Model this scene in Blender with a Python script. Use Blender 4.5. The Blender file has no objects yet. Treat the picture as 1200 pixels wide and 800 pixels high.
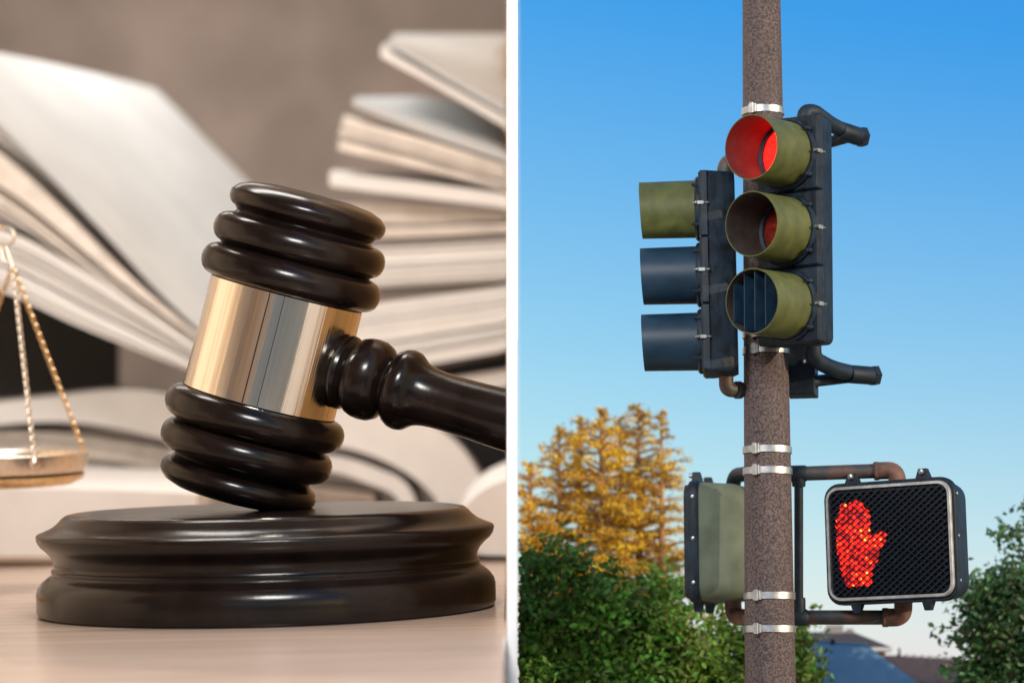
import bpy, math, random
from mathutils import Vector as V, Matrix as Mx
R_ = math.radians
random.seed(7)
sc = bpy.context.scene
COL = sc.collection

# ------------------------------------------------------------------ camera, sky, sun, lamps, exposure
F = 3200.0                      # focal length in units of a 1200-wide frame
TH = R_(8.0)
CAM = V((0, 0, 1.6))
RX = V((1, 0, 0)); FW = V((0, math.cos(TH), math.sin(TH))); UP = V((0, -math.sin(TH), math.cos(TH)))
cd = bpy.data.cameras.new('camera'); cam = bpy.data.objects.new('camera', cd); COL.objects.link(cam)
cam.location = CAM; cam.rotation_euler = (R_(90) + TH, 0, 0)
cd.sensor_width = 36; cd.lens = F / 1200 * 36; cd.clip_start = 0.1; cd.clip_end = 3000
cd.dof.use_dof = True; cd.dof.focus_distance = 8.75; cd.dof.aperture_fstop = 0.98
sc.camera = cam

SUN_EL, SUN_AZ = 13.0, 121.0    # azimuth clockwise from +Y: the low sun stands to the right and a little behind
w = bpy.data.worlds.new('World'); sc.world = w; w.use_nodes = True
nt = w.node_tree; bg = nt.nodes['Background']
sky = nt.nodes.new('ShaderNodeTexSky'); sky.sky_type = 'NISHITA'; sky.sun_disc = False
sky.sun_elevation = R_(SUN_EL); sky.sun_rotation = R_(SUN_AZ)
sky.air_density = 1.0; sky.dust_density = 0.3; sky.ozone_density = 2.2; sky.altitude = 0
# colour response of the photograph: deeper blue overhead, paler towards the horizon
ma = nt.nodes.new('ShaderNodeVectorMath'); ma.operation = 'MULTIPLY_ADD'
ma.inputs[1].default_value = (1.32, 1.13, 0.32); ma.inputs[2].default_value = (-1.60, -0.90, 3.22)
mxn = nt.nodes.new('ShaderNodeVectorMath'); mxn.operation = 'MAXIMUM'; mxn.inputs[1].default_value = (.27, 1.5, 2.0)
nt.links.new(sky.outputs[0], ma.inputs[0]); nt.links.new(ma.outputs[0], mxn.inputs[0])
nt.links.new(mxn.outputs[0], bg.inputs[0]); bg.inputs[1].default_value = 0.10
sd = bpy.data.lights.new('sun', 'SUN'); so = bpy.data.objects.new('sun', sd); COL.objects.link(so)
sd.energy = 2.1; sd.angle = R_(0.6); sd.color = (1, 0.80, 0.58)
a, e = R_(SUN_AZ), R_(SUN_EL)
sdir = V((math.sin(a) * math.cos(e), math.cos(a) * math.cos(e), math.sin(e)))
so.rotation_euler = sdir.to_track_quat('Z', 'Y').to_euler()

def area(name, loc, target, sx, sy, power, col):
    l = bpy.data.lights.new(name, 'AREA'); l.shape = 'RECTANGLE'; l.size = sx; l.size_y = sy
    l.energy = power; l.color = col
    o = bpy.data.objects.new(name, l); COL.objects.link(o); o.location = loc
    o.rotation_euler = (V(loc) - V(target)).to_track_quat('Z', 'Y').to_euler()
    return o
WARM = (1.0, 0.965, 0.92)
area('partition_fill', (-0.45, 6.0, 4.0), (-0.03, 7.9, 2.0), 0.8, 0.6, 56, WARM)  # added fill without a fixture: whitens the partition's near end
area('room_lamp', (-1.3, 9.8, 6.4), (-1.2, 12.0, 3.0), 2.2, 1.4, 88, WARM)
area('back_lamp', (-2.4, 14.5, 7.0), (-2.0, 16.0, 4.0), 2.6, 1.6, 68, WARM)

vs = sc.view_settings
vs.view_transform = 'Standard'; vs.look = 'None'; vs.gamma = 1; vs.use_curve_mapping = False
vs.exposure = 0.9
sc.render.engine = 'CYCLES'
sc.cycles.use_denoising = True
sc.cycles.max_bounces = 8

# ------------------------------------------------------------------ helpers
def W(px, py, d):
    """the place at depth d (metres along the view axis) on the sight line of (px, py)"""
    return CAM + d * ((px - 600) / F * RX + (400 - py) / F * UP + FW)

class MB:
    def __init__(s): s.v = []; s.f = []; s.m = []
    def add(s, vs_, fs, mi=0):
        o = len(s.v); s.v += [tuple(q) for q in vs_]
        for f in fs: s.f.append(tuple(i + o for i in f)); s.m.append(mi)
        return s
    def box(s, x0, x1, y0, y1, z0, z1, M=None, mi=0):
        p = [V((x, y, z)) for z in (z0, z1) for y in (y0, y1) for x in (x0, x1)]
        if M: p = [M @ q for q in p]
        return s.add(p, [(0, 2, 3, 1), (4, 5, 7, 6), (0, 1, 5, 4), (2, 6, 7, 3), (0, 4, 6, 2), (1, 3, 7, 5)], mi)
    def lathe(s, prof, M=None, n=64, mi=0, caps=True):
        vs_ = []
        for (r, z) in prof:
            for k in range(n):
                t = 2 * math.pi * k / n; q = V((r * math.cos(t), r * math.sin(t), z)); vs_.append(M @ q if M else q)
        fs = []
        for i in range(len(prof) - 1):
            for k in range(n):
                k2 = (k + 1) % n; fs.append((i * n + k, i * n + k2, (i + 1) * n + k2, (i + 1) * n + k))
        if caps:
            fs.append(tuple(range(n - 1, -1, -1))); fs.append(tuple((len(prof) - 1) * n + k for k in range(n)))
        return s.add(vs_, fs, mi)
    def tube(s, pts, rad, n=14, mi=0):
        pts = [V(p) for p in pts]
        if not isinstance(rad, (list, tuple)): rad = [rad] * len(pts)
        t0 = (pts[1] - pts[0]).normalized()
        ref = V((0, 0, 1)) if abs(t0.z) < 0.9 else V((1, 0, 0))
        u = t0.cross(ref).normalized(); vs_ = []
        for i, p in enumerate(pts):
            t = (pts[min(i + 1, len(pts) - 1)] - pts[max(i - 1, 0)]).normalized()
            u = (u - t * u.dot(t)).normalized(); b = t.cross(u)
            for k in range(n):
                a_ = 2 * math.pi * k / n; vs_.append(p + rad[i] * (math.cos(a_) * u + math.sin(a_) * b))
        fs = []
        for i in range(len(pts) - 1):
            for k in range(n):
                k2 = (k + 1) % n; fs.append((i * n + k, i * n + k2, (i + 1) * n + k2, (i + 1) * n + k))
        fs.append(tuple(range(n - 1, -1, -1))); fs.append(tuple((len(pts) - 1) * n + k for k in range(n)))
        return s.add(vs_, fs, mi)
    def loft(s, rings, mi=0, caps=True):
        """rings: lists of points of equal length, each a closed outline"""
        n = len(rings[0]); vs_ = [p for r in rings for p in r]; fs = []
        for i in range(len(rings) - 1):
            for k in range(n):
                k2 = (k + 1) % n; fs.append((i * n + k, i * n + k2, (i + 1) * n + k2, (i + 1) * n + k))
        if caps:
            fs.append(tuple(range(n - 1, -1, -1))); fs.append(tuple((len(rings) - 1) * n + k for k in range(n)))
        return s.add(vs_, fs, mi)
    def build(s, name, mats, parent=None, smooth=None, bevel=0, origin=None):
        if not isinstance(mats, (list, tuple)): mats = [mats]
        vv = [V(q) - origin for q in s.v] if origin is not None else s.v
        me = bpy.data.meshes.new(name); me.from_pydata([tuple(q) for q in vv], [], s.f)
        for m in mats: me.materials.append(m)
        me.polygons.foreach_set('material_index', s.m)
        me.validate(); me.update()
        if bevel or smooth is not None:
            import bmesh
            bm = bmesh.new(); bm.from_mesh(me); bmesh.ops.recalc_face_normals(bm, faces=bm.faces)
            bm.to_mesh(me); bm.free()
        o = bpy.data.objects.new(name, me); COL.objects.link(o)
        if origin is not None: o.location = origin
        if parent is not None: o.parent = parent
        if smooth is not None:
            for p in me.polygons: p.use_smooth = True
            try: me.set_sharp_from_angle(angle=R_(smooth))
            except Exception: pass
        if bevel:
            b = o.modifiers.new('bevel', 'BEVEL'); b.width = bevel; b.segments = 2; b.limit_method = 'ANGLE'; b.angle_limit = R_(40)
        return o

def fillet(pts, r, n=8):
    pts = [V(p) for p in pts]; out = [pts[0]]
    for i in range(1, len(pts) - 1):
        a_, b, c = pts[i - 1], pts[i], pts[i + 1]
        r1 = min(r, (b - a_).length * .49, (c - b).length * .49)
        p0 = b + (a_ - b).normalized() * r1; p2 = b + (c - b).normalized() * r1
        for k in range(n + 1):
            t = k / n; out.append((1 - t) ** 2 * p0 + 2 * t * (1 - t) * b + t * t * p2)
    out.append(pts[-1]); return out

def spline(pts, n):
    """n points along a Catmull-Rom curve through 2-D or 3-D points"""
    P = [V(p) for p in pts]; P = [2 * P[0] - P[1]] + P + [2 * P[-1] - P[-2]]
    m = len(P) - 3; out = []
    for k in range(n):
        t = k / (n - 1) * m; i = min(int(t), m - 1); t -= i
        a_, b, c, d = P[i:i + 4]
        out.append(.5 * ((2 * b) + (c - a_) * t + (2 * a_ - 5 * b + 4 * c - d) * t * t + (3 * b - a_ - 3 * c + d) * t ** 3))
    return out

def tag(o, label=None, cat=None, group=None, kind=None):
    if label: o['label'] = label
    if cat: o['category'] = cat
    if group: o['group'] = group
    if kind: o['kind'] = kind
    return o
def thing(name, label, cat, M=None, group=None):
    o = bpy.data.objects.new(name, None); COL.objects.link(o); o.empty_display_size = .1
    if isinstance(M, V): o.location = M
    elif M is not None: o.matrix_world = M
    return tag(o, label, cat, group)

# ------------------------------------------------------------------ materials
def mat(name, col, rough=.5, metal=0., var=.15, vscale=8., bump=0., bscale=40., spec=.5, coat=0., stretch=None, col2=None, lo=.35, hi=.65, island=0., trans=0., detail=6.):
    m = bpy.data.materials.new(name); m.use_nodes = True; t = m.node_tree; b = t.nodes['Principled BSDF']
    L = t.links.new
    tc = t.nodes.new('ShaderNodeTexCoord'); mp = t.nodes.new('ShaderNodeMapping'); L(tc.outputs['Object'], mp.inputs[0])
    if stretch: mp.inputs['Scale'].default_value = stretch
    nz = t.nodes.new('ShaderNodeTexNoise'); nz.inputs['Scale'].default_value = vscale; nz.inputs['Detail'].default_value = detail
    L(mp.outputs[0], nz.inputs['Vector'])
    rp = t.nodes.new('ShaderNodeValToRGB'); L(nz.outputs['Fac'], rp.inputs[0])
    c2 = col2 if col2 else tuple(c * (1 - var) for c in col)
    c1 = col if col2 else tuple(min(1, c * (1 + var)) for c in col)
    rp.color_ramp.elements[0].position = lo; rp.color_ramp.elements[1].position = hi
    rp.color_ramp.elements[0].color = (*c2, 1); rp.color_ramp.elements[1].color = (*c1, 1)
    out = rp.outputs[0]
    if island:
        g = t.nodes.new('ShaderNodeNewGeometry'); hs = t.nodes.new('ShaderNodeHueSaturation')
        mr = t.nodes.new('ShaderNodeMapRange'); mr.inputs[3].default_value = 1 - island; mr.inputs[4].default_value = 1 + island
        mh = t.nodes.new('ShaderNodeMapRange'); mh.inputs[3].default_value = .5 - .04; mh.inputs[4].default_value = .5 + .03
        L(g.outputs['Random Per Island'], mr.inputs[0]); L(g.outputs['Random Per Island'], mh.inputs[0])
        L(mr.outputs[0], hs.inputs['Value']); L(mh.outputs[0], hs.inputs['Hue']); L(out, hs.inputs['Color']); out = hs.outputs[0]
    L(out, b.inputs['Base Color'])
    b.inputs['Metallic'].default_value = metal
    b.inputs['Specular IOR Level'].default_value = spec
    if coat: b.inputs['Coat Weight'].default_value = coat; b.inputs['Coat Roughness'].default_value = rough * .6
    mr2 = t.nodes.new('ShaderNodeMapRange'); mr2.inputs[3].default_value = rough * .85; mr2.inputs[4].default_value = min(1, rough * 1.2)
    L(nz.outputs['Fac'], mr2.inputs[0]); L(mr2.outputs[0], b.inputs['Roughness'])
    if bump:
        n2 = t.nodes.new('ShaderNodeTexNoise'); n2.inputs['Scale'].default_value = bscale; n2.inputs['Detail'].default_value = 5
        L(mp.outputs[0], n2.inputs['Vector'])
        bp = t.nodes.new('ShaderNodeBump'); bp.inputs['Strength'].default_value = bump; bp.inputs['Distance'].default_value = .01
        L(n2.outputs['Fac'], bp.inputs['Height']); L(bp.outputs[0], b.inputs['Normal'])
    if trans:
        tr = t.nodes.new('ShaderNodeBsdfTranslucent'); L(out, tr.inputs[0])
        mx = t.nodes.new('ShaderNodeMixShader'); mx.inputs[0].default_value = trans
        om = t.nodes['Material Output']; L(b.outputs[0], mx.inputs[1]); L(tr.outputs[0], mx.inputs[2]); L(mx.outputs[0], om.inputs[0])
    return m

M = {}
M['white_paint'] = mat('white_paint', (.86, .85, .84), .6, var=.01, bump=.05, bscale=200)
M['plaster'] = mat('taupe_plaster', (.30, .25, .222), .9, var=.16, vscale=1.3, bump=.3, bscale=8, detail=3)
M['plaster_light'] = mat('pale_plaster', (.62, .54, .47), .9, var=.05, vscale=2)
M['desk_wood'] = mat('desk_wood', (.50, .375, .295), .2, var=.10, vscale=3.0, stretch=(.35, 5, 5), spec=.5, bump=.02, bscale=30)
M['oak'] = mat('golden_oak_helper', (.50, .29, .11), .45, var=.2, vscale=3, stretch=(1, 6, .6))
M['dark_wood'] = mat('espresso_wood', (.0072, .0045, .0040), .21, var=.5, vscale=9, stretch=(1, 1, .2), spec=.27, coat=.06, bump=.03, bscale=60)
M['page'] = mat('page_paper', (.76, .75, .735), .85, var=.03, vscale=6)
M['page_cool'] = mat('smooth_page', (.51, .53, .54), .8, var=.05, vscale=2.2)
M['page_edge'] = mat('page_edges', (.72, .66, .60), .9, var=.10, vscale=9, detail=3)
M['black_cover_and_gap'] = mat('black_cover_and_gap', (.012, .011, .011), .5, var=.2)
M['brass'] = mat('brass', (.80, .60, .34), .28, metal=1, var=.1, vscale=30)
M['silver_brass'] = mat('pale_brass', (.88, .80, .68), .32, metal=1, var=.1, vscale=40)
M['concrete_pole'] = mat('aggregate_concrete', (.080, .058, .057), .85, var=.60, vscale=135, lo=.37, hi=.64, bump=.25, bscale=180, detail=2)
M['steel'] = mat('galvanised_strap', (.40, .41, .42), .42, metal=.9, var=.12, vscale=60)
M['dull_steel'] = mat('dull_steel', (.20, .21, .22), .45, metal=.6, var=.3, vscale=50)
M['black_metal'] = mat('weathered_black_paint', (.0055, .012, .023), .55, spec=.26, var=.6, vscale=24, bump=.12, bscale=90, detail=9)
M['black_visor'] = mat('black_visor_paint', (.008, .026, .050), .45, spec=.3, var=.2, vscale=14, bump=.03, bscale=90)
M['olive'] = mat('faded_olive_paint', (.076, .088, .027), .55, spec=.28, var=.20, vscale=16, bump=.06, bscale=100, detail=9)
M['olive_body'] = mat('chalky_olive_paint', (.092, .115, .080), .65, spec=.3, var=.22, vscale=9, bump=.05, bscale=90, detail=8)
M['visor_inside'] = mat('visor_inside', (.062, .046, .040), .6, spec=.2, var=.25, vscale=20)
M['pipe'] = mat('rusty_black_pipe', (.026, .030, .034), .55, col2=(.105, .050, .032), vscale=12, lo=.30, hi=.52, bump=.15, bscale=70, detail=8)
M['pipe_dark'] = mat('black_pipe', (.008, .016, .027), .55, spec=.28, var=.4, vscale=20, bump=.1, bscale=80)
M['rust'] = mat('rusty_elbow', (.13, .065, .045), .7, var=.45, vscale=18, bump=.2, bscale=80)
M['rim'] = mat('worn_rim', (.40, .40, .39), .4, metal=.5, var=.2, vscale=30)
M['amber_lens'] = mat('unlit_amber_lens', (.13, .012, .007), .25, var=.3, vscale=80, bump=.3, bscale=160)
M['green_lens'] = mat('unlit_green_lens', (.01, .05, .05), .15, var=.1)
M['louvre'] = mat('blue_black_louvre', (.010, .030, .058), .45, var=.3, vscale=20)
M['ped_lens'] = mat('dark_lens', (.003, .003, .004), .45, var=.3, vscale=60, spec=.25)
M['grid'] = mat('louvre_grid', (.006, .014, .030), .45, spec=.3, var=.3, vscale=40)
M['green_leaf'] = mat('green_leaf', (.090, .215, .028), .55, var=.35, vscale=5, island=.55, trans=.28)
M['green_leaf_b'] = mat('olive_green_leaf', (.115, .215, .028), .55, var=.35, vscale=5, island=.55, trans=.28)
M['blue_leaf'] = mat('cool_green_leaf', (.065, .150, .048), .5, var=.35, vscale=5, island=.5, trans=.25)
M['gold_leaf'] = mat('golden_needles', (.96, .60, .045), .6, var=.22, vscale=6, island=.35, trans=.45)
M['gold_brown'] = mat('brown_gold_needles', (.36, .21, .05), .6, var=.3, vscale=6, island=.4, trans=.25)
M['bark'] = mat('bark', (.12, .085, .065), .9, var=.4, vscale=25, bump=.5, bscale=60)
M['gold_bark'] = mat('reddish_bark', (.30, .165, .075), .9, var=.4, vscale=25, bump=.5, bscale=60)
M['blue_roof'] = mat('blue_roof_sheet', (.125, .25, .38), .6, spec=.25, var=.06, vscale=20)
M['brown_roof'] = mat('brown_shingles', (.060, .046, .043), .85, var=.25, vscale=60, bump=.4, bscale=90)
M['brown_roof_b'] = mat('red_brown_shingles', (.080, .052, .047), .85, var=.3, vscale=70, bump=.4, bscale=90)
M['fascia'] = mat('white_fascia', (.66, .66, .66), .6, var=.05)
M['brick'] = mat('brick_wall', (.26, .12, .07), .85, var=.2, vscale=40)
M['siding'] = mat('grey_siding', (.30, .30, .31), .8, var=.1)
M['ground'] = mat('pavement', (.33, .245, .155), .9, var=.2, vscale=3, bump=.2, bscale=30)
M['floorboards'] = mat('floorboards', (.22, .15, .10), .5, var=.2, vscale=2, stretch=(1, 6, 1))

def streak(m, scale, dark, col):
    t = m.node_tree; b = t.nodes['Principled BSDF']; src = b.inputs['Base Color'].links[0].from_socket
    tc = t.nodes.new('ShaderNodeTexCoord'); mp = t.nodes.new('ShaderNodeMapping'); mp.inputs['Scale'].default_value = scale
    n = t.nodes.new('ShaderNodeTexNoise'); n.inputs['Scale'].default_value = 1; n.inputs['Detail'].default_value = 6
    t.links.new(tc.outputs['Object'], mp.inputs[0]); t.links.new(mp.outputs[0], n.inputs['Vector'])
    mr = t.nodes.new('ShaderNodeMapRange'); mr.inputs[1].default_value = .45; mr.inputs[2].default_value = .72; mr.inputs[4].default_value = dark
    t.links.new(n.outputs['Fac'], mr.inputs[0])
    mx = t.nodes.new('ShaderNodeMix'); mx.data_type = 'RGBA'; mx.inputs['B'].default_value = (*col, 1)
    t.links.new(mr.outputs[0], mx.inputs['Factor']); t.links.new(src, mx.inputs['A']); t.links.new(mx.outputs['Result'], b.inputs['Base Color'])
streak(M['concrete_pole'], (26, 26, 1.6), .55, (.055, .043, .040))
streak(M['dark_wood'], (2.2, 2.2, 55), .55, (.017, .0095, .0072))
streak(M['olive'], (45, 45, 12), .45, (.040, .045, .020))
streak(M['olive_body'], (22, 22, 7), .45, (.13, .13, .115))
streak(M['black_metal'], (60, 60, 9), .30, (.030, .050, .066))
def emis(name, build):
    m = bpy.data.materials.new(name); m.use_nodes = True; build(m.node_tree); return m
def red_lens(t):
    b = t.nodes['Principled BSDF']; b.inputs['Base Color'].default_value = (.6, .01, .01, 1); b.inputs['Roughness'].default_value = .2
    tc = t.nodes.new('ShaderNodeTexCoord'); v = t.nodes.new('ShaderNodeTexVoronoi'); v.inputs['Scale'].default_value = 90
    t.links.new(tc.outputs['Object'], v.inputs['Vector'])
    mr = t.nodes.new('ShaderNodeMapRange'); mr.inputs[1].default_value = 0; mr.inputs[2].default_value = .7; mr.inputs[3].default_value = 7.5; mr.inputs[4].default_value = 3.2
    t.links.new(v.outputs['Distance'], mr.inputs[0]); t.links.new(mr.outputs[0], b.inputs['Emission Strength'])
    b.inputs['Emission Color'].default_value = (1, .0035, .002, 1)
M['red_lens'] = emis('lit_red_lens', red_lens)
def hand_led(t):
    b = t.nodes['Principled BSDF']; b.inputs['Base Color'].default_value = (.4, .01, .01, 1)
    tc = t.nodes.new('ShaderNodeTexCoord'); v = t.nodes.new('ShaderNodeTexVoronoi'); v.inputs['Scale'].default_value = 58; v.inputs['Randomness'].default_value = .55
    t.links.new(tc.outputs['Object'], v.inputs['Vector'])
    rp = t.nodes.new('ShaderNodeValToRGB'); e_ = rp.color_ramp.elements
    e_[0].position = .16; e_[0].color = (1, .55, .05, 1); e_[1].position = .28; e_[1].color = (1, .026, .003, 1)
    x = e_.new(.48); x.color = (.85, .008, .003, 1)
    x = e_.new(.62); x.color = (.10, .001, .001, 1)
    t.links.new(v.outputs['Distance'], rp.inputs[0]); t.links.new(rp.outputs[0], b.inputs['Emission Color'])
    b.inputs['Emission Strength'].default_value = 1.9
M['hand_led'] = emis('lit_hand_leds', hand_led)
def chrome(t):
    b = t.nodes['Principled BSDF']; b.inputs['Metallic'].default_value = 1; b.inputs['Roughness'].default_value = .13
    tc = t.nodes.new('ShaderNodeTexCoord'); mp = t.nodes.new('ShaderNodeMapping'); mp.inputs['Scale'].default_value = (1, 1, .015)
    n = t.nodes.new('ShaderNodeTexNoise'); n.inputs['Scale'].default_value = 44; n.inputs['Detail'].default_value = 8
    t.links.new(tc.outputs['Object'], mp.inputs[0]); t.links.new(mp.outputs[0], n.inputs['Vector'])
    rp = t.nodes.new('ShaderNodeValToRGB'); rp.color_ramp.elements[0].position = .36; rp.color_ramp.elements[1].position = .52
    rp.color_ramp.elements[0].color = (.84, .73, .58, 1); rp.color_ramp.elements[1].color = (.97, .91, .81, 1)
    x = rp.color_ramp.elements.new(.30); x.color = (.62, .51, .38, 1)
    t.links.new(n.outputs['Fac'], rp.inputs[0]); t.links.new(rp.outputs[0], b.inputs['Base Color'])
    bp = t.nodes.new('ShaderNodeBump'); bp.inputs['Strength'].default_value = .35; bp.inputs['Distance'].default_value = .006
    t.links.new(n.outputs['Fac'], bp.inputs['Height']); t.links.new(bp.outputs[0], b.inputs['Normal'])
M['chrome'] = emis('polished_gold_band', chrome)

# ------------------------------------------------------------------ setting
g = MB().add([V((-900, -900, 0)), V((900, -900, 0)), V((900, 1500, 0)), V((-900, 1500, 0))], [(0, 1, 2, 3)]).build('ground', M['ground']); tag(g, kind='structure')
D0 = 7.9                                           # the partition's near end
TW = 12 / F * D0 / 2                                # half its thickness
YB = 18.2
fl = MB().box(-4.3, -TW - .002, 6.2, YB, .004, .06).build('floor', M['floorboards']); tag(fl, kind='structure')
ce = MB().box(-4.3, TW, 4.6, YB + .1, 7.3, 7.45).build('ceiling', M['plaster_light']); tag(ce, kind='structure')
o = MB().box(-TW, TW, D0, YB + .1, 0, 7.297).build('partition_wall', M['white_paint'], bevel=.002)
MB().box(-TW - .0009, -TW - .0001, 8.45, YB - .01, .07, 6.5).build('band_reflector', M['oak'], o)  # added unseen panel: gives the gavel band its gold reflection
tag(o, 'thin white partition wall seen end on between the desk room and the street', 'wall')
o = MB().box(-4.3, -TW - .003, YB, YB + .1, .062, 7.297).build('back_wall', M['plaster'])
tag(o, 'mottled taupe plaster wall behind the open books', 'wall')
o = MB().box(-4.4, -4.303, 4.6, YB + .1, 0, 7.297).build('side_wall', M['plaster_light'])
tag(o, 'pale plaster wall on the far side of the desk room', 'wall')

fw = thing('reflection_wall', 'added front wall with a wide opening, unseen, warming the gavel band reflection', 'wall', V((-2.2, 4.6, 0)))  # added wall, out of view: its pale face shows in the gavel band
for (x0, x1, z0, z1) in ((-4.3, -1.80, .064, 7.297), (-1.798, -.02, 3.6, 7.297), (-1.798, -.02, .064, 1.05)):
    MB().box(x0 + 2.2, x1 + 2.2, 0, .1, z0, z1).build('wall_panel', M['plaster_light'], fw)

# desk frame: origin under the block's centre, x right, y away, z up out of the sloping desk top
O = W(314, 713.5, 9.0)
rt0 = math.atan(66 / F)
fd = (FW * math.cos(rt0) - UP * math.sin(rt0)).normalized(); ud = RX.cross(fd).normalized()
rl = R_(1.25)
xd = (RX * math.cos(rl) + ud * math.sin(rl)).normalized(); zd = xd.cross(fd).normalized()
MD = Mx.Translation(O) @ Mx((xd, fd, zd)).transposed().to_4x4()
MDi = MD.inverted()
def desk_uv(px, py):
    """depth at which the sight line of (px, py) meets the desk"""
    a0 = MDi @ CAM; a1 = MDi @ W(px, py, 1.0); t = a0.z / (a0.z - a1.z); return t
u = 9.0 / F
dk = thing('desk', 'polished light brown wooden desk under the gavel, block and books', 'desk', V((-2, 11, .06)))
xr = -TW - .0004
def dpt(x, yl, zl):
    """world point with world x given, on desk-local (y, z)"""
    p0 = MD @ V((0, yl, zl)); p1 = MD @ V((1, yl, zl)); t = (x - p0.x) / (p1.x - p0.x); return p0 + (p1 - p0) * t
def dbox(mb, x0, x1, y0, y1, z0, z1):
    p = [dpt(x, y, z) for z in (z0, z1) for y in (y0, y1) for x in (x0, x1)]
    return mb.add(p, [(0, 2, 3, 1), (4, 5, 7, 6), (0, 1, 5, 4), (2, 6, 7, 3), (0, 4, 6, 2), (1, 3, 7, 5)])
org = V((-2, 11, .06))
def local(mb, o_): mb.v = [tuple(V(q) - o_) for q in mb.v]; return mb
local(dbox(MB(), -4.0, xr, -2.9, 8.2, -.09, 0), org).build('desk_top', M['desk_wood'], dk, bevel=.01)
for (lx, ly) in ((-3.8, -2.0), (-.25, -2.0), (-3.8, 7.9), (-.25, 7.9)):
    t_ = dpt(lx, ly, -.09)
    local(MB().box(t_.x - .09, t_.x + .09, t_.y - .09, t_.y + .09, .062, t_.z - .015), org).build('leg', M['desk_wood'], dk)
local(dbox(MB(), -3.7, -.35, -1.95, -1.90, -.5, -.092), org).build('apron', M['desk_wood'], dk)

# ------------------------------------------------------------------ sound block
sb = thing('sound_block', 'round dark turned wood sounding block on the desk under the gavel', 'sound block', MD)
P = [(.0, 0), (262, 0), (266, 2), (267.5, 6), (267.5, 26), (266, 32), (261, 39), (255, 44), (250.5, 47), (249.5, 49), (250, 51), (249.5, 53.5), (247.5, 55), (246.5, 58), (247, 62), (250, 68),
     (256, 75), (262, 80), (265.5, 85), (267, 90), (267, 92.5), (265.5, 94.5), (258, 97.5), (249, 101.5), (242, 107), (237, 112.5), (232.5, 115.5), (226, 116.8), (215, 117.2), (0.01, 117.2)]
MB().lathe([(r * u, z * u) for r, z in P], n=160, caps=False).build('block', M['dark_wood'], sb, smooth=38)
top_z = 117.2 * u

# ------------------------------------------------------------------ gavel
axis_tilt = R_(14.6)
hc = W(320, 407, 9.0)
zg = (UP * math.cos(axis_tilt) + RX * math.sin(axis_tilt)).normalized()
zg = (zg - FW * math.sin(R_(2.0))).normalized()
yg = (FW - zg * FW.dot(zg)).normalized(); xg = yg.cross(zg).normalized()
MG = Mx.Translation(hc) @ Mx((xg, yg, zg)).transposed().to_4x4()
gv = thing('gavel', 'dark polished wooden gavel with a mirror gold band leaning on its block', 'gavel', MG)
def ring(z0, z1, rmax, n=9):
    h = (z1 - z0) / 2; c = (z0 + z1) / 2
    return [(rmax - h * (1 - math.cos(t)) * .95, c + h * math.sin(t)) for t in [(-80 + 160 * i / (n - 1)) * math.pi / 180 for i in range(n)]]
top = [(91, 66.2), (94, 66.8)] + ring(67, 98, 107.5) + [(89, 99.5)] + ring(101, 131, 103) + [(83, 132.5)] + [(81, 135)] + ring(139, 161, 93.5)[:6] + [(91, 156), (85, 161), (72, 165.5), (45, 168.5), (.01, 169)]
top = [(r, 66 + (z - 66) * 1.165) for r, z in top]
bot = [(r, -z) for r, z in top]
MB().lathe([(r * u, z * u) for r, z in top], n=96, caps=False).build('head', M['dark_wood'], gv, smooth=40)
MB().lathe([(r * u, z * u) for r, z in bot], n=96, caps=False).build('head', M['dark_wood'], gv, smooth=40)
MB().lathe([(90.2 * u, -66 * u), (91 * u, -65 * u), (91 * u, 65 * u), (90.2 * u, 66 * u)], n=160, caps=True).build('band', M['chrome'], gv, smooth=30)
for an, wd in ((-97, .6), (-86, .35)):
    Ms = Mx.Rotation(R_(an), 4, 'Z')
    MB().box(91 * u - .002, 91 * u + .0008, -wd * u, wd * u, -64.5 * u, 64.5 * u, Ms).build('seam', M['dark_wood'], gv)
# handle: along +x of the head, turned a little towards the viewer
hy = R_(-18)
xh = (V((math.cos(hy), math.sin(hy), 0)) + V((0, 0, -.012))).normalized()
end_w = None
zh = xh; yh = V((0, 0, 1)); yh = (yh - zh * yh.dot(zh)).normalized(); xx = yh.cross(zh)
MH = Mx((xx, yh, zh)).transposed().to_4x4()
MH.translation = V((0, 0, -4 * u)) + zh * 1 * u
HP = [(28, 80), (36, 86), (42, 91), (44, 94), (43, 98), (40, 100), (38, 102), (40, 105), (44.5, 110), (47, 117), (47.8, 125), (47, 134), (43, 142), (36, 147.5), (31, 150), (31, 152), (36, 154), (42.5, 158), (46, 164), (47.3, 171), (46, 178), (42.5, 183), (38.5, 188), (36, 194), (34, 203), (33, 215), (32.7, 230), (33.2, 255), (34.4, 285)]
# the handle's far end butts against the partition
gw = MG @ MH
def xz(z): return (gw @ V((0, 0, z * u))).x
zmax = 285
while xz(zmax) < -TW + .035: zmax += .5
HP = [q for q in HP if q[1] < zmax - 8] + [(34.9, zmax - 2), (34.4, zmax - .3), (33, zmax)]
mb = MB().lathe([(r * u, z * u) for r, z in HP], M=MH, n=72)
MGi = MG.inverted(); hv = []
for q in mb.v:                                      # cut flush where it meets the partition
    g_ = MG @ V(q); lim = -TW - .0012
    if g_.x > lim:
        ax = (MG.to_3x3() @ xh).normalized(); g_ = g_ - ax * ((g_.x - lim) / ax.x)
    hv.append(tuple(MGi @ g_))
mb.v = hv; mb.build('handle', M['dark_wood'], gv, smooth=40)

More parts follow.
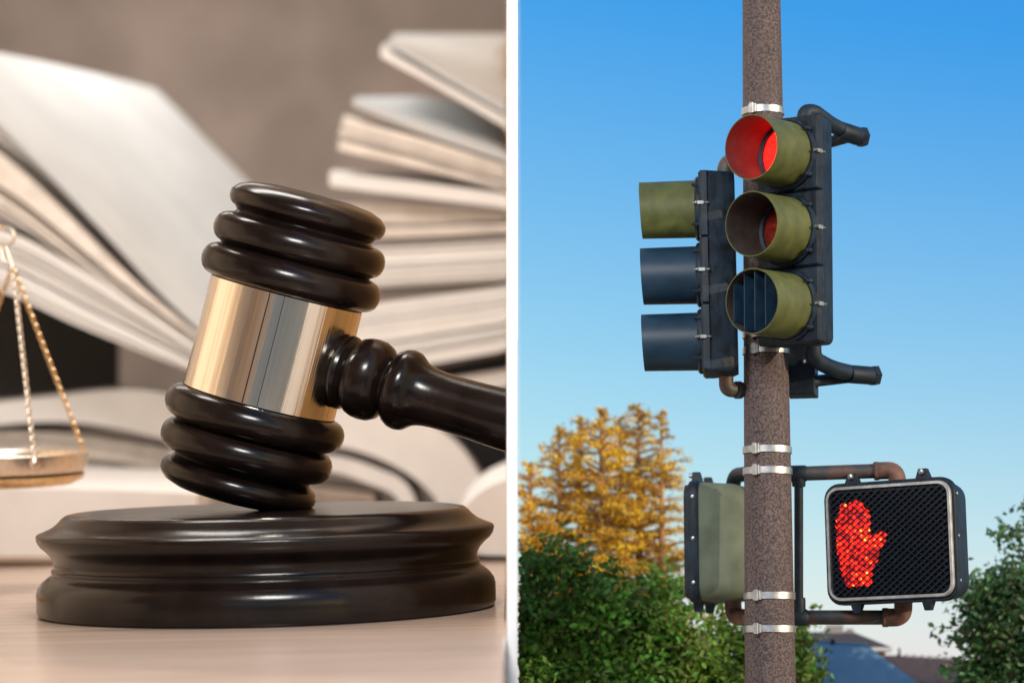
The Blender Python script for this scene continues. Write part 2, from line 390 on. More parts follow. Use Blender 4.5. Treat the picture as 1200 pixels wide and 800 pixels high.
# ------------------------------------------------------------------ books
def curve(pts, d, n): return [W(q.x, q.y, d) for q in spline([(p[0], p[1], 0) for p in pts], n)]
DB = 1.5
def slab(mb, top_, bot_, d1, d2, dx=0, dy=0, ftop=None, fbot=None, n=20, mi=0, bulge=0, m=5, fix=False):
    """a stack of sheets: near end between two curves at depth d1, carried back to depth d2"""
    if not fix: d1, d2 = d1 + DB, d2 + DB
    ftop = ftop or [(p[0] + dx, p[1] + dy) for p in top_]; fbot = fbot or [(p[0] + dx, p[1] + dy) for p in bot_]
    A, B, C_, D_ = curve(top_, d1, n), curve(bot_, d1, n), curve(ftop, d2, n), curve(fbot, d2, n)
    rings = []
    for i in range(m):
        t = i / (m - 1); lift = UP * bulge * 4 * t * (1 - t)
        r = [A[k].lerp(C_[k], t) + lift for k in range(n)] + [B[k].lerp(D_[k], t) + lift for k in range(n - 1, -1, -1)]
        for q in r: q.x = min(q.x, -TW - .0014)
        rings.append(r)
    return mb.loft(rings, mi)
def leaves(mb, top_, bot_, d1, d2, N, dx=0, dy=0, n=20, jit=4, gap=.12, **k):
    rs = random.Random(len(mb.v) + N * 7 + int(d1 * 10))
    cuts = [0] + sorted(rs.uniform(.06, .94) for _ in range(N - 1)) + [1]
    n_ = len(top_) if len(top_) == len(bot_) else 0
    T_ = [(p.x, p.y) for p in spline([(p[0], p[1], 0) for p in top_], n)]; B_ = [(p.x, p.y) for p in spline([(p[0], p[1], 0) for p in bot_], n)]
    for a_, b in zip(cuts[:-1], cuts[1:]):
        if b - a_ < .02: continue
        g = min(.25, gap) * (b - a_); j = rs.uniform(-jit, jit)
        t1 = [(x0 + (x1 - x0) * (a_ + g * .5) + j, y0 + (y1 - y0) * (a_ + g * .5)) for (x0, y0), (x1, y1) in zip(T_, B_)]
        b1 = [(x0 + (x1 - x0) * (b - g * .5) + j, y0 + (y1 - y0) * (b - g * .5)) for (x0, y0), (x1, y1) in zip(T_, B_)]
        slab(mb, t1, b1, d1 + rs.uniform(0, .05), d2, dx, dy, n=n, m=3)
    return mb
def book(name, label, at, parts, group='books on the desk behind the gavel'):
    b = thing(name, label, 'book', at, group)
    for (pn, mt, fn) in parts:
        mb = MB(); fn(mb); local(mb, at).build(pn, M[mt], b, smooth=50)
    return b
# A: the big open book at the upper left, its leaves fanned up from a spine behind the gavel
book('open_book', 'large open book behind the brass scale pan, one broad white leaf raised', W(210, 420, 12.6), [
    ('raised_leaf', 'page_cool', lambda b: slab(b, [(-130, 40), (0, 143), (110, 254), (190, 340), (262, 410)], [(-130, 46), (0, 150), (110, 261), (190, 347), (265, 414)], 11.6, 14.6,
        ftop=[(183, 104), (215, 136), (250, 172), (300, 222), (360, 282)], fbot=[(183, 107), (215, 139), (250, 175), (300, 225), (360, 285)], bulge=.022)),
    ('page_block', 'page_edge', lambda b: leaves(b, [(-130, 92), (0, 178), (70, 240), (150, 320), (262, 416)], [(-130, 176), (0, 247), (60, 286), (140, 344), (262, 424)], 11.5, 13.0, 9, dx=18, dy=-10)),
    ('page_block', 'page', lambda b: leaves(b, [(-130, 236), (0, 270), (60, 298), (130, 341), (262, 430)], [(-130, 300), (0, 340), (40, 356), (105, 386), (265, 450)], 11.4, 13.2, 8, dx=20, dy=-6)),
])
# black upright book at the left
bb = thing('black_book', 'black covered book standing upright in the gap under the raised leaf', 'book', W(40, 420, 13.4), 'books on the desk behind the gavel')
c0 = W(40, 420, 13.4)
mb = MB(); slab(mb, [(-160, 300), (30, 325), (138, 350)], [(-160, 500), (30, 500), (138, 500)], 13.3, 13.6, dx=2, dy=0); local(mb, c0).build('cover_and_gap', M['black_cover_and_gap'], bb)
mb = MB(); slab(mb, [(-150, 307), (30, 331), (134, 357)], [(-150, 496), (30, 496), (134, 496)], 13.62, 13.8, dx=2, dy=0); local(mb, c0).build('page_block', M['page_edge'], bb)
# D: the open book lying low across the picture, its leaves rolling down at the right
book('open_book', 'low open book lying behind the block, its leaves curling down at one end', W(300, 560, 12.3), [
    ('leaf', 'page', lambda b: slab(b, [(-30, 474), (60, 464), (130, 457), (185, 459), (260, 476), (380, 476), (470, 481), (520, 506), (556, 546), (590, 620)],
                                   [(-30, 500), (60, 494), (130, 500), (185, 512), (260, 526), (380, 521), (440, 535), (482, 558), (512, 588), (530, 640)], 11.8, 13.4, dx=8, dy=-3, n=40)),
    ('leaf', 'page', lambda b: slab(b, [(200, 526), (260, 537), (340, 536), (390, 534), (440, 548), (480, 572), (500, 640)],
                                   [(200, 540), (260, 550), (340, 552), (390, 553), (430, 566), (466, 585), (480, 640)], 11.75, 13.0, dx=8, dy=-4, n=30)),
    ('page_block', 'page_edge', lambda b: leaves(b, [(-30, 506), (60, 506), (140, 516), (230, 532), (300, 556), (440, 578)],
                                   [(-30, 566), (60, 566), (140, 572), (230, 592), (300, 600), (440, 600)], 11.9, 13.4, 10, dx=8, dy=-4, n=24)),
])
# F: closed pale book at the lower left
cF = W(60, 620, 11.4)
fB = thing('closed_book', 'thick closed pale book lying flat left of the block, below the scale pan', 'book', cF, 'books on the desk behind the gavel')
dB = desk_uv(100, 661)
mb = MB(); slab(mb, [(-260, 570), (0, 572), (120, 574), (222, 578), (231, 583)], [(-260, 652), (0, 652), (120, 652), (222, 652), (231, 646)], dB, dB + 1.5, dx=18, dy=-26, n=24, fix=True); local(mb, cF).build('page_block', M['page'], fB, smooth=50)
mb = MB(); slab(mb, [(-262, 653), (235, 653)], [(-262, 659), (235, 657)], dB - .02, dB + 1.52, dx=18, dy=-26, n=4, fix=True); local(mb, cF).build('cover_and_gap', M['desk_wood'], fB)
# E: book end at the lower right, against the partition
cE = W(580, 610, 11.6); dE = desk_uv(580, 657)
fE = thing('closed_book', 'pale round backed book on the desk between the block and the white partition', 'book', cE, 'books on the desk behind the gavel')
mb = MB(); slab(mb, [(534, 618), (545, 594), (568, 573), (600, 560), (640, 556)], [(534, 632), (545, 644), (568, 650), (600, 651), (640, 651)], dE, dE + 1.3, dx=4, dy=-22, n=24, fix=True); local(mb, cE).build('page_block', M['page'], fE, smooth=50)
mb = MB(); slab(mb, [(548, 650), (640, 652)], [(548, 656), (640, 657)], dE - .015, dE + 1.3, dx=4, dy=-22, n=4, fix=True); local(mb, cE).build('cover_and_gap', M['black_cover_and_gap'], fE)  # black strip put in for the shadow under the book
# C: the fanned book at the upper right, against the partition
def stack(t, b2, N, d1=12.2, d2=13.9, **k): return lambda b: leaves(b, t, b2, d1, d2, N, n=12, **k)
def sheet(t, b2, d1=12.2, d2=13.9, **k): return lambda b: slab(b, t, b2, d1, d2, n=12, **k)
book('open_book', 'fanned open book with leaves spread wide above the gavel handle', W(540, 250, 12.8), [
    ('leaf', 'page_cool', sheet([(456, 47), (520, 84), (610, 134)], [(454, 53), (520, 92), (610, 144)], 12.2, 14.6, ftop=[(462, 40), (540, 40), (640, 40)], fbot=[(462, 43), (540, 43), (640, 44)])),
    ('leaf', 'page', sheet([(446, 56), (520, 98), (610, 148)], [(446, 67), (520, 107), (610, 160)], 12.15, 13.0, dx=6, dy=-6)),
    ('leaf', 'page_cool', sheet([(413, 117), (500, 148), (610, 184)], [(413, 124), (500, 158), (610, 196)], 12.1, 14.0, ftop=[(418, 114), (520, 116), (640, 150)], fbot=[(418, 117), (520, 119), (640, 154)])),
    ('page_block', 'page_edge', stack([(405, 138), (500, 163), (610, 199)], [(400, 158), (500, 184), (610, 217)], 4, 12.05, 13.6, dx=4, dy=-3)),
    ('leaf', 'page_edge', sheet([(397, 163), (500, 190), (610, 222)], [(396, 176), (500, 199), (610, 227)], 12.05, 13.6, dx=6, dy=-3)),
    ('leaf', 'page', sheet([(386, 203), (480, 213), (610, 230)], [(386, 218), (480, 230), (610, 246)], 12.0, 13.6, ftop=[(390, 200), (480, 204), (610, 216)], fbot=[(390, 204), (480, 208), (610, 222)])),
    ('page_block', 'page_edge', stack([(380, 237), (480, 241), (610, 251)], [(380, 262), (480, 264), (610, 259)], 5, 12.1, 13.6, dx=2, dy=4)),
    ('page_block', 'page_edge', stack([(380, 264), (480, 266), (610, 262)], [(380, 282), (480, 279), (610, 273)], 4, 12.0, 13.6, dx=2, dy=4)),
    ('page_block', 'page', stack([(380, 291), (480, 288), (610, 281)], [(380, 340), (480, 334), (610, 327)], 8, 11.9, 13.6, dx=2, dy=4)),
])
book('closed_book', 'closed pale book beside the gavel handle, beneath the fanned open book', W(540, 385, 12.4), [
    ('page_block', 'page', stack([(380, 362), (480, 350), (610, 334)], [(380, 452), (480, 432), (610, 409)], 12, 11.9, 13.5, dx=2, dy=2)),
    ('cover_and_gap', 'black_cover_and_gap', sheet([(380, 455), (480, 436), (610, 412)], [(380, 466), (480, 449), (610, 428)], 12.2, 13.5, dx=2, dy=2)),  # black slab standing in for the shaded gap below the pages
])
book('closed_book', 'pale book mostly hidden behind the gavel handle, under another closed book', W(560, 460, 12.4), [
    ('page_block', 'page', sheet([(480, 452), (540, 441), (610, 430)], [(480, 474), (540, 462), (610, 450)], 12.0, 13.4, dx=2, dy=2)),
    ('cover_and_gap', 'black_cover_and_gap', sheet([(470, 476), (540, 464), (610, 452)], [(470, 570), (540, 560), (610, 556)], 12.7, 13.4, dx=2, dy=2)),  # black slab fills the dark gap behind the curling leaves
])

# ------------------------------------------------------------------ brass balance scale
dS = 10.3; us = dS / F
bs = thing('balance_scale', 'brass balance scale at the edge of the desk with one pan hanging on chains', 'scale', W(-230, 700, dS))
oS = W(-230, 700, dS)
zS = UP
def sbuild(mb, name, m_, par=bs, sm=40): return local(mb, oS).build(name, M[m_], par, smooth=sm)
px_, py_, R0 = 12, 532, 90
pc = W(px_, py_, dS)
MP = Mx.Translation(pc) @ Mx((RX, FW, UP)).transposed().to_4x4() @ Mx.Rotation(R_(0.6), 4, 'X') @ Mx.Rotation(R_(-1.5), 4, 'Y')
pan = sbuild(MB().lathe([(q[0] * us, q[1] * us) for q in [(.01, -36), (40, -36), (66, -34), (82, -26), (89, -14), (91, 0), (89.5, 1), (87, -1), (85, -14), (78, -23), (60, -29), (.01, -31)]], M=MP, n=96, caps=False), 'pan', 'silver_brass')
sbuild(MB().lathe([(q[0] * us, q[1] * us) for q in [(86, -24.5), (83.5, -30), (70, -36.5), (.01, -38)]], M=MP, n=96, caps=False), 'pan_base', 'brass')
hook = W(15, 312, dS)
def chain(a_, b, name):
    mb = MB(); n = int((b - a_).length / (5.6 * us)); ax = (b - a_).normalized()
    s1 = ax.cross(FW).normalized(); s2 = ax.cross(s1)
    for i in range(n):
        c = a_.lerp(b, (i + .5) / n); q = s1 if i % 2 else s2
        q = (q + .5 * (s2 if i % 2 else -s1)).normalized()
        mb.tube([c + ax * 4.2 * us * math.cos(t) + q * 2.8 * us * math.sin(t) for t in [2 * math.pi * k / 10 for k in range(11)]], .9 * us, n=6)
    return mb
def rim_pt(deg, z=0): return MP @ V((88 * us * math.cos(R_(deg)), 88 * us * math.sin(R_(deg)), z * us))
for deg, m_ in ((-62, 'silver_brass'), (28, 'brass'), (160, 'brass')):
    p = rim_pt(deg, 6)
    sbuild(chain(hook, p, 'chain'), 'chain', m_)
    q = rim_pt(deg, -8)
    sbuild(MB().lathe([(r * us, z * us) for r, z in [(.01, -7), (4, -6), (6, -2), (6, 3), (4, 8), (2, 13), (.01, 14)]], M=Mx.Translation(q) @ Mx((RX, FW, UP)).transposed().to_4x4(), n=16, caps=False), 'chain_eye', m_)
rc = W(6, 277, dS)
sbuild(MB().tube([rc + 11 * us * (math.cos(t) * RX + math.sin(t) * UP) for t in [2 * math.pi * k / 24 for k in range(25)]], 1.7 * us, n=8), 'ring', 'silver_brass')
sbuild(MB().tube([rc - UP * 10 * us, hook], 1.8 * us, n=8), 'link', 'silver_brass')
sbuild(MB().tube([rc - UP * 10 * us - RX * 6 * us, W(4, 306, dS), hook], 1.4 * us, n=8), 'link', 'silver_brass')
bx = W(-230, 205, dS)
sbuild(MB().tube(spline([rc + UP * 10 * us - RX * 4 * us, W(-30, 262, dS), W(-110, 225, dS), bx, W(-350, 225, dS), W(-470, 262, dS)], 30), [2.4 * us] * 6 + [5 * us] * 18 + [2.4 * us] * 6, n=12), 'beam', 'brass')
dbase = MDi @ oS
baseM = MD @ Mx.Translation(V((dbase.x, dbase.y, 0)))
hgt = (MDi @ bx).z
mb = MB().lathe([(r * us, z) for r, z in [(.01, 0), (110, 0), (110, 14 * us), (96, 22 * us), (40, 34 * us), (16, 60 * us), (11, 120 * us), (9, hgt * .6), (8, hgt), (12, hgt + 8 * us), (.01, hgt + 20 * us)]], M=baseM, n=48, caps=False)
sbuild(mb, 'stand', 'brass')

# ------------------------------------------------------------------ street: the pole
DP = 8.9
PX, PY = (897.5 - 600) / F * DP, math.cos(TH) * DP
def pole_r(z): return .0955 - .00815 * z
pl = thing('signal_pole', 'round speckled brown concrete pole carrying the traffic and crossing signals', 'pole', V((PX, PY, 0)))
MB().lathe([(pole_r(z), z) for z in [0, .5, 1, 1.5, 2, 2.5, 3, 3.5, 4, 4.5, 5, 5.6]], n=64).build('shaft', M['concrete_pole'], pl, smooth=40)
def zpole(py, back=0):
    """height on the pole's near side seen at row py"""
    t = math.tan(TH + math.atan((400 - py) / F)); return 1.6 + t * (PY - .07)
for py in (126, 389, 408, 525, 550, 697, 736):
    z = zpole(py); h = 4.2 * DP / F
    st = MB().lathe([(pole_r(z) + .001, z - h), (pole_r(z) + .0045, z - h + .001), (pole_r(z) + .0045, z + h - .001), (pole_r(z) + .001, z + h)], n=64, caps=False).build('strap', M['steel'], pl, smooth=30)
    a_ = R_(-122); r = pole_r(z) + .006
    Mb = Mx.Translation(V((0, 0, z))) @ Mx.Rotation(a_, 4, 'Z')
    b = MB().box(r - .006, r + .007, -.013, .013, -h * 1.25, h * 1.25, Mb); b.box(r + .004, r + .012, -.007, .006, -h * 1.5, h * 1.5, Mb)
    b.build('buckle', M['steel'], st, bevel=.001)

# ------------------------------------------------------------------ traffic signal heads
def rrect(w_, h_, r, n=6):
    out = []
    for (cx, cz, a0) in ((w_ / 2 - r, h_ / 2 - r, 0), (-w_ / 2 + r, h_ / 2 - r, 90), (-w_ / 2 + r, -h_ / 2 + r, 180), (w_ / 2 - r, -h_ / 2 + r, 270)):
        for k in range(n + 1):
            t = R_(a0 + 90 * k / n); out.append((cx + r * math.cos(t), cz + r * math.sin(t)))
    return out
def rloft(mb, secs, cz=0, mi=0):
    """secs: (y, width, height, radius, dz)"""
    return mb.loft([[V((x, y, z + cz)) for x, z in rrect(w_, h_, r)] for (y, w_, h_, r) in secs], mi)
TOY = Mx.Rotation(R_(90), 4, 'X')            # local z -> -y (out of the face)
US = 8.75 / F
def signal_head(label, loc, yaw, pitch, roll, visor_mats, lens_mats, louvres, US=US, vlen=80):
    Mw = Mx.Translation(loc) @ Mx.Rotation(-R_(yaw), 4, 'Z') @ Mx.Rotation(R_(pitch), 4, 'X') @ Mx.Rotation(R_(roll), 4, 'Y')
    s = thing('traffic_signal', label, 'traffic light', Mw, 'traffic signal heads on the pole')
    S = 89 * US; Wd = 88 * US
    mb = MB(); rloft(mb, [(36 * US, 60 * US, 262 * US, 8 * US), (30 * US, 70 * US, 266 * US, 8 * US), (4 * US, 76 * US, 268 * US, 5 * US), (0, 78 * US, 268 * US, 4 * US)])
    mb.build('housing', M['black_metal'], s, smooth=35)
    for i in range(3):
        zc = S * (1 - i)
        mb = MB(); rloft(mb, [(0, Wd, S - .003, .006), (-8 * US, Wd, S - .003, .006), (-11 * US, Wd - .012, S - .014, .006)], zc)
        d = mb.build('door', M['black_metal'], s, smooth=30)
        Mc = Mx.Translation(V((0, -11 * US, zc))) @ TOY
        MB().lathe([(43 * US, -.002), (43 * US, 3 * US), (40.5 * US, 5.5 * US), (38 * US, 4.5 * US), (33.5 * US, 3.2 * US), (33 * US, -.002)], M=Mc, n=56, caps=False).build('visor_ring', M['black_metal'], d, smooth=35)
        for ang in (38, 142, 218, 322):                       # visor screws
            x, z = 43.5 * US * math.cos(R_(ang)), 43.5 * US * math.sin(R_(ang))
            MB().lathe([(3.4 * US, -.001), (3.4 * US, 4 * US), (2 * US, 6 * US), (2 * US, 9 * US), (.001, 9.5 * US)], M=Mx.Translation(V((x, -11 * US, zc + z))) @ TOY, n=10).build('screw', M['black_metal'], d, smooth=30)
        for sx in (1, -1):                                    # wing nut latches and hinges on the edge
            b = MB().box(sx * 39 * US, sx * 46.5 * US, -13 * US, -4 * US, zc - 2.4 * US, zc + 2.4 * US)
            b.tube([(sx * 45 * US, -19 * US, zc), (sx * 45 * US, 2 * US, zc)], 1.3 * US, n=10)
            b.box(sx * 45 * US - 4.5 * US, sx * 45 * US + 4.5 * US, -15.5 * US, -13.5 * US, zc - 1.4 * US, zc + 1.4 * US)
            b.build('latch', M['dull_steel'], d, bevel=.001)
        # lens dome
        MB().lathe([(33.2 * US, 0), (32 * US, .6 * US), (27 * US, 2 * US), (18 * US, 3.5 * US), (9 * US, 4.3 * US), (.01 * US, 4.5 * US)], M=Mc, n=48, caps=False).build('lens', M[lens_mats[i]], d, smooth=60)
        # tunnel visor, slightly longer at its top
        n = 64; mb = MB(); vs_ = []; L = vlen * US
        prof = [(38.4, 0.0), (37.6, 1.0), (36.6, 1.0), (37.4, 0.0)]
        for (r, t) in prof:
            for k in range(n):
                an = 2 * math.pi * k / n; x, z = r * US * math.cos(an), r * US * math.sin(an)
                y = -13 * US - t * (L - 13 * US + 1.6 * US * math.sin(an)); vs_.append(V((x, y - (0 if t else 0), zc + z)))
        fo = [(j * n + k, j * n + (k + 1) % n, (j + 1) * n + (k + 1) % n, (j + 1) * n + k) for j in (0, 1) for k in range(n)]
        fi = [(2 * n + k, 2 * n + (k + 1) % n, 3 * n + (k + 1) % n, 3 * n + k) for k in range(n)]
        mb.add(vs_, fo + fi, 0)
        for q in range(2 * n, 3 * n): mb.m[q] = 1
        me = mb.build('visor', [M[visor_mats[i]], M['visor_inside']], d)
        for p in me.data.polygons: p.use_smooth = True
        me.data.set_sharp_from_angle(angle=R_(40))
        if louvres[i]:
            b = MB()
            for xo in (-26, -11, 4, 19):
                hh = math.sqrt(36 ** 2 - xo ** 2) * US
                Ml = Mx.Translation(V((xo * US, -55 * US, zc))) @ Mx.Rotation(R_(-8), 4, 'Z')
                b.box(-.0012, .0012, -21 * US, 22 * US, -hh * .94, hh * .96, Ml)
            b.build('louvre', M['louvre'], d)
    return s
main_loc = W(929, 271, 8.72)
signal_head('traffic signal showing a red light, three olive tunnel visors turned towards the street', main_loc, 42, 1.5, 1.6,
            ['olive'] * 3, ['red_lens', 'amber_lens', 'green_lens'], [0, 0, 1])
left_loc = W(831, 322, 8.86)
signal_head('traffic signal seen side on, one olive visor above two black ones', left_loc, 95.5, 0.6, -.4,
            ['olive', 'black_visor', 'black_visor'], ['ped_lens', 'ped_lens', 'ped_lens'], [0, 0, 0], US * .895, 89)

# ------------------------------------------------------------------ pipe brackets (each arm bolted to the pole is a thing)
UP_ = 8.9 / F
def pipe_bracket(label, runs, at, tees=(), boxes=(), group='pipe brackets on the signal pole'):
    b = thing('pipe_bracket', label, 'bracket', at, group)
    for (pts, r, fr, m_) in runs:
        local(MB().tube(fillet(pts, fr), r, n=20), at).build('pipe', M[m_], b, smooth=50)
    for (p, q, r, m_, nm, n) in tees:
        ax = (q - p).normalized(); zq = ax.to_track_quat('Z', 'Y').to_matrix().to_4x4(); Mt = Mx.Translation(p) @ zq; l = (q - p).length
        local(MB().lathe([(r * .92, 0), (r, l * .08), (r, l * .92), (r * .92, l)], M=Mt, n=n), at).build(nm, M[m_], b, smooth=35)
    for (mbx, m_, nm) in boxes: local(mbx, at).build(nm, M[m_], b, bevel=.004)
    return b
r1 = 8.6 * UP_
# upper arm of the main head: from the head's top out to a capped tee, then back to the pole
tA = W(1000, 159, 9.02)
pipe_bracket('black pipe bracket above the red light ending in a capped tee', [
    ([W(943, 146, 8.84), W(943, 131, 8.84), W(954, 131, 8.86), W(974, 146, 8.94), tA], r1 * 1.05, 10 * UP_, 'pipe_dark'),
    ([tA, W(968, 168, 9.04), W(905, 180, 8.98)], r1 * .8, 4 * UP_, 'pipe')], W(905, 180, 8.98),
    tees=[(W(984, 153, 8.97), W(1007, 160.5, 9.03), r1 * 1.28, 'pipe_dark', 'tee', 20), (W(1007, 160.5, 9.03), W(1014, 161, 9.04), r1 * 1.42, 'pipe_dark', 'end_cap', 6)])
tB = W(1010, 440, 9.02)
bxm = MB(); M0 = Mx.Translation(V(W(938, 432, 8.95))) @ Mx.Rotation(R_(-12), 4, 'Z')
bxm.box(-16 * UP_, 18 * UP_, -14 * UP_, 30 * UP_, -32 * UP_, 30 * UP_, M0)
bx2 = MB(); bx2.box(4 * UP_, 8 * UP_, -17 * UP_, -14 * UP_, 4 * UP_, 9 * UP_, M0)
pipe_bracket('black pipe bracket under the olive visors with a box clamp and capped tee', [
    ([W(953, 398, 8.82), W(953, 420, 8.82), W(975, 432, 8.9), tB], r1 * 1.12, 20 * UP_, 'pipe_dark'),
    ([W(950, 447, 8.93), W(985, 443, 9.0), tB], r1 * .8, 4 * UP_, 'pipe_dark')], W(938, 432, 8.95),
    tees=[(W(994, 438, 8.96), W(1021, 440, 9.02), r1 * 1.28, 'pipe_dark', 'tee', 20), (W(1021, 440, 9.02), W(1028, 440, 9.03), r1 * 1.45, 'pipe_dark', 'end_cap', 6),
          (W(946, 447.5, 8.92), W(955, 446.5, 8.94), r1 * 1.05, 'pipe_dark', 'collar', 20)], boxes=[(bxm, 'pipe_dark', 'clamp_box'), (bx2, 'steel', 'bolt')])
pipe_bracket('short bent pipe from the top of the side facing signal to the pole', [
    ([W(850, 214, 8.86), W(850, 190, 8.86), W(885, 186, 8.9)], r1 * 1.15, 16 * UP_, 'pipe')], W(885, 186, 8.9))
pipe_bracket('short bent pipe from the bottom of the side facing signal to the pole', [
    ([W(851, 440, 8.86), W(851, 457, 8.86), W(885, 456, 8.9)], r1 * 1.0, 13 * UP_, 'pipe')], W(885, 456, 8.9),
    tees=[(W(862, 457, 8.87), W(868, 456.7, 8.88), r1 * 1.2, 'pipe', 'collar', 20)])
# crossing signal brackets
r2 = 8.6 * UP_
pipe_bracket('rusty pipe frame holding the lit red hand signal to the pole', [
    ([W(936, 555, 8.98), W(936, 722, 8.98)], r2 * .62, 1, 'pipe_dark'),
    ([W(930, 555, 8.98), W(1030, 551.5, 8.98)], r2, 1, 'pipe'),
    ([W(930, 723, 8.98), W(1040, 723, 8.98)], r2, 1, 'pipe'),
    ([W(1026, 551.5, 8.98), W(1051, 550.5, 8.96), W(1052, 575, 8.95)], r2 * 1.2, 15 * UP_, 'rust'),
    ([W(1036, 723, 8.98), W(1058, 723, 8.96), W(1059, 696, 8.95)], r2 * 1.25, 16 * UP_, 'rust')], W(936, 640, 8.98),
    tees=[(W(925, 555, 8.98), W(945, 554.5, 8.98), r2 * 1.15, 'pipe_dark', 'tee', 20), (W(936, 548, 8.98), W(936, 570, 8.98), r2 * .95, 'pipe_dark', 'tee', 20),
          (W(925, 723, 8.98), W(946, 723, 8.98), r2 * 1.18, 'pipe_dark', 'tee', 20), (W(936, 730, 8.98), W(936, 700, 8.98), r2 * .95, 'pipe_dark', 'tee', 20),
          (W(1034, 723, 8.98), W(1041, 723, 8.98), r2 * 1.32, 'rust', 'collar', 20), (W(1024, 551.8, 8.98), W(1030, 551.5, 8.98), r2 * 1.28, 'rust', 'collar', 20)])
pipe_bracket('dark bent pipes holding the crossing signal seen from behind to the pole', [
    ([W(859, 592, 9.22), W(859, 557, 9.22), W(890, 553, 9.02)], r2 * 1.05, 18 * UP_, 'pipe_dark'),
    ([W(859, 690, 9.22), W(859, 722, 9.22), W(890, 724, 9.02)], r2 * 1.2, 18 * UP_, 'rust')], W(890, 640, 8.98))

